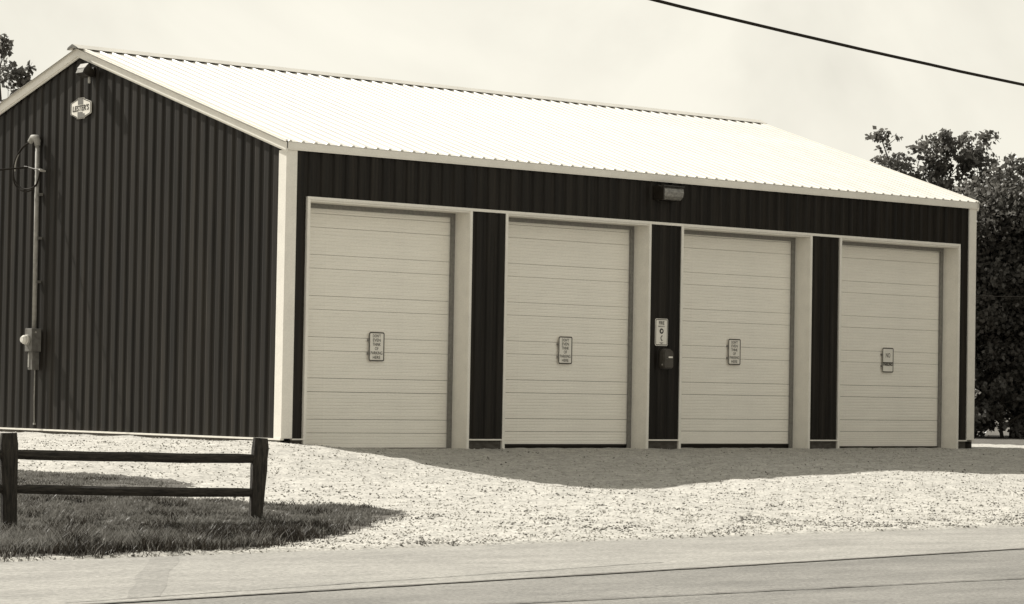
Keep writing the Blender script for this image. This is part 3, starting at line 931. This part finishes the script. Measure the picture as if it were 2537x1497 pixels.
tree((27.2, 10.1), [(.15,-.1,5.55,.5,2.6),(-.7,.5,5.0,.75,2.2),(.7,-.5,4.95,.8,2.3),(0,0,4.6,1.3,2.2),(-1.1,.8,4.1,1.1,2),(1,-.8,3.7,1.3,2.2),(0,0,2.8,1.5,2.2),(-.9,.8,2.0,1.1,2),(.9,-.7,1.7,1.2,2),(0,0,.9,1.0,2)],
     'dense round tree just right of the garage, below the tallest tree', seed=8, group=TG, per=1000, m=M_LEAF2)
tree((28.15, 9.0), [(-.25,.15,6.3,.42,2.8),(-.35,.3,5.7,.6,2.6),(.4,-.35,5.6,.8,2.4),(0,0,5.0,1.3,2.4),(-.9,.7,4.3,1.1,2.2),(.9,-.7,4.2,1.2,2.2),(0,0,3.2,1.5,2.2),(.8,-.6,2.2,1.3,2),(-.9,.7,2.1,1.1,2),(.2,-.2,1.1,1.2,2)],
     'dark dense tree with peaked top at the right edge', seed=12, group=TG, per=1050)
tree((30.2, 8.6), [(.5,-.4,5.7,.8,2.4),(-.3,.2,4.9,1.0,2.4),(.9,-.7,5.0,1.1,2.2),(0,0,4.0,1.5,2.2),(.6,-.5,2.6,1.5,2),(-.6,.6,1.5,1.3,2)],
     'dark tree behind the peaked tree, cut by the right frame edge', seed=14, group=TG, per=950)
tree((33.5, 10.5), [(0,0,5.0,1.5,1.8),(-1,.9,4.0,1.5,1.8),(1,-.9,4.2,1.5,1.8),(0,0,2.6,1.7,1.8),(-1.2,1,1.6,1.5,1.8),(1.2,-1,1.7,1.5,1.8)],
     'low broad tree deep in the shade behind the others at right', seed=16, group=TG, per=800)
def bush(loc, blobs, label, seed, m=M_LEAF2):
    return tree(loc, blobs, label, 'bush', seed=seed, leaf=0.11, per=1500, m=m, trunk_r=0.05, name='bush', group='bushes by the garage end', clump=0.30)
bush((25.2, 9.3), [(0,0,.9,.7,1.4),(-.5,.4,.6,.6,1.2),(.6,-.5,.7,.7,1.3),(0.1,0,1.5,.5,1.2)], 'low bush beside the right corner of the garage', 21)
bush((27.0, 8.6), [(0,0,.8,.8,1.4),(.7,-.6,.7,.7,1.2),(-.7,.5,.9,.7,1.3),(.2,0,1.5,.5,1)], 'wide low bush in shade at the right edge', 23, M_LEAF)
def copy_tree_thing(src, loc, label, rz, sc_):
    o = src.copy(); COL.objects.link(o); o.location = (loc[0], loc[1], height(*loc)); o.rotation_euler = (0, 0, rz); o.scale = (sc_,)*3
    o['label'] = label
    for ch in src.children: copy_obj(ch, o)
    return o
side = [t_ for t_ in sc.objects if t_.get('category') == 'tree' and t_.get('label', '').startswith('dark dense')][0]
for k, (x, y, q) in enumerate(((21.2, -3.4, 1.35), (20.4, -8.6, 1.5), (24.5, -6.0, 1.75), (27, -10.0, 1.8), (25, -1.4, 1.5))):  # trees added out of view to block skylight and darken the right-hand doors
    copy_tree_thing(side, (x, y), ('added unseen tree right of the gravel apron, blocking skylight from the doors', 'added unseen tree nearest the road edge, blocking skylight from the doors', 'large added tree out of view, between the other skylight-blocking trees', 'large added tree out of view, farthest right, blocking skylight', 'added unseen tree off the right end of the garage front, blocking skylight')[k], k*1.3, q)
bush((27.6, 11.6), [(0,0,.7,.9,1.6),(-.9,.7,.7,.8,1.5),(.9,-.8,.8,.9,1.5),(0,0,1.6,.8,1.3)], 'low dark bush under the trees, half hidden by the garage corner', 25, M_LEAF)
bush((31.5, 10.5), [(0,0,.8,1.1,1.6),(-1.2,.9,.9,1.0,1.5),(1.2,-1.0,.9,1.1,1.5),(0,0,1.9,1.0,1.3),(2.2,-1.8,1.0,1.1,1.4)], 'wide dark thicket filling the gap under the trees at right', 27, M_LEAF)
wire = MB(); wire.tube([(24.2, 9.4, 3.05), (34, 1.0, 3.0)], 0.012, 5)
o = wire.build('wire', M_CABLE); tag(o, 'thin dark wire crossing in front of the trees right of the garage', 'wire')

# ------------------------------------------------------------------ loose gravel and grass
STONE_V = np.array([(1,0,0),(-1,0,0),(0,1,0),(0,-1,0),(0,0,.75),(0,0,-.75)], float)
STONE_F = np.array([(0,2,4),(2,1,4),(1,3,4),(3,0,4),(2,0,5),(1,2,5),(3,1,5),(0,3,5)])
def lot_ok(x, y):
    if y > road_edge(x)+0.0 and not (x < -4 and (inpoly(x, y, LAWN))): return True
    return False
def scatter_stones(n, smin, smax, seed, m, name, near=0.0, patch=None, far=False):
    r = np.random.default_rng(seed); pts = []
    while len(pts) < n:
        x = r.uniform(-15, 21); y = r.uniform(-11.6, 0.6) if r.random() < 0.85 else r.uniform(0.6, 9)
        if near and r.random() < near: y = -11.5+abs(r.normal())*1.3
        e = road_edge(x)
        if y < e-0.12*r.random(): continue
        if x < -4 and inpoly(x, y, LAWN) and r.random() > 0.03: continue
        if x < -4 and inpoly(x, y, WEDGE) and r.random() > 0.1: continue
        if y > 0 and x > -0.06: continue
        # keep to what the camera side can see
        if patch is not None:
            q = noise.noise((x*0.9, y*1.6, patch))+0.5*noise.noise((x*2.7, y*3.5, patch+4))
            if r.random() > smooth01((q+0.12)/0.4): continue
        if far and r.random() > 0.15+0.85*smooth01((-y-3.5)/5): continue
        pts.append((x, y, height(x, y)))
    P = np.array(pts)
    s = smin+(smax-smin)*r.random(n)**2.2
    jit = 1+0.35*(r.random((n, 6, 3))-0.5)
    ang = r.random(n)*2*math.pi; ca, sa = np.cos(ang), np.sin(ang)
    base = STONE_V[None]*jit*s[:, None, None]
    base[:, :, 0] *= (0.8+0.6*r.random(n))[:, None]
    tl = r.normal(size=n)*0.35
    X = base[:, :, 0]*ca[:, None]-base[:, :, 1]*sa[:, None]; Y = base[:, :, 0]*sa[:, None]+base[:, :, 1]*ca[:, None]
    Z = base[:, :, 2]+X*tl[:, None]
    V = np.stack([X, Y, Z], -1)+P[:, None]+np.array([0, 0, 1])*(s*0.30)[:, None, None]
    F = (STONE_F[None]+(np.arange(n)*6)[:, None, None]).reshape(-1, 3)
    o = np_mesh(name, V.reshape(-1, 3), F, m)
    tag(o, kind='stuff'); return o
scatter_stones(60000, 0.004, 0.017, 31, M_STONE, 'gravel', near=0.16)
scatter_stones(7500, 0.006, 0.021, 33, M_STONED, 'gravel', near=0.30, patch=2.2, far=True)

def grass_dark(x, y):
    # rank growth and lawn shadow bands painted as darker blades, pavement edge too
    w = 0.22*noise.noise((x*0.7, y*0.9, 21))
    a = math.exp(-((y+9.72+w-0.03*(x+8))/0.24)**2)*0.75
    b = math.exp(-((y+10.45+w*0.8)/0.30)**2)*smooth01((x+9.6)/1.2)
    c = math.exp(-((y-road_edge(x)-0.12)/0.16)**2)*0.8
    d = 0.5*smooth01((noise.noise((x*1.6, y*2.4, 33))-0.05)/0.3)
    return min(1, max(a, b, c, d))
def grass(n, seed):
    r = np.random.default_rng(seed); P = []; H = []
    while len(P) < n:
        wedge = r.random() < 0.06
        if wedge:
            x = r.uniform(-8.6, -4.8); y = r.uniform(-5.2, -2.8)
            if not inpoly(x, y, WEDGE): continue
            d = segdist(x, y, WEDGE); k = 0.018+0.014*min(1, d/0.5)
            if r.random() > min(1, d/0.35+0.15): continue
        else:
            x = r.uniform(-14, -3.9); y = r.uniform(-11.7, -5.2)
            jx = x+0.34*noise.noise((x*1.5, y*1.5, 1))+0.16*noise.noise((x*5, y*5, 1)); jy = y+0.24*noise.noise((x*1.5, y*1.5, 6))+0.14*noise.noise((x*5, y*5, 8))+0.10*r.normal()
            if not inpoly(jx, jy, LAWN): continue
            d = segdist(jx, jy, LAWN)
            if r.random() > min(1, d/0.55+0.18): continue
            k = 0.045+0.045*noise.noise((x*0.9, y*0.9, 4))+0.05*noise.noise((x*3.1, y*3.1, 4))+0.03*noise.noise((x*8, y*8, 4))
            if y < -9.4: k += 0.035*smooth01((-9.4-y)/0.7)
            for q_ in (FA, FB): k += 0.07*math.exp(-((x-q_.x)**2+(y-q_.y)**2)/0.022)
            k *= min(1, d/0.4+0.35); k += 0.035*grass_dark(x, y)*min(1, d/0.3)
        P.append((x, y, height(x, y)-0.005)); H.append(max(0.018, k)*r.uniform(0.6, 1.5))
    P = np.array(P); H = np.array(H)
    a = r.random(n)*2*math.pi; wv = np.stack([np.cos(a), np.sin(a), 0*a], 1)*(0.0034+0.003*r.random(n))[:, None]
    b = r.random(n)*2*math.pi; lean = np.stack([np.cos(b), np.sin(b), 0*b], 1)*(H*(0.25+0.6*r.random(n)))[:, None]
    up = np.array([0, 0, 1.0])
    v0 = P-wv; v1 = P+wv; v2 = P+up*(H*0.55)[:, None]+lean*0.35+wv*0.8; v3 = P+up*(H*0.55)[:, None]+lean*0.35-wv*0.8
    v4 = P+up*(H*0.95)[:, None]+lean
    V = np.stack([v0, v1, v2, v3, v4], 1).reshape(-1, 3)
    i = np.arange(n)*5
    F = np.concatenate([np.stack([i, i+1, i+2], 1), np.stack([i, i+2, i+3], 1), np.stack([i+3, i+2, i+4], 1)])
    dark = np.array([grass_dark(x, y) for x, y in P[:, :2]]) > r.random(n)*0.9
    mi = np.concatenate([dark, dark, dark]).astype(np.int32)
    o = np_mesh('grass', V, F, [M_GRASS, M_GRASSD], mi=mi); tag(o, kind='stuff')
grass(230000, 51)
# stray tufts at the edge of the gravel
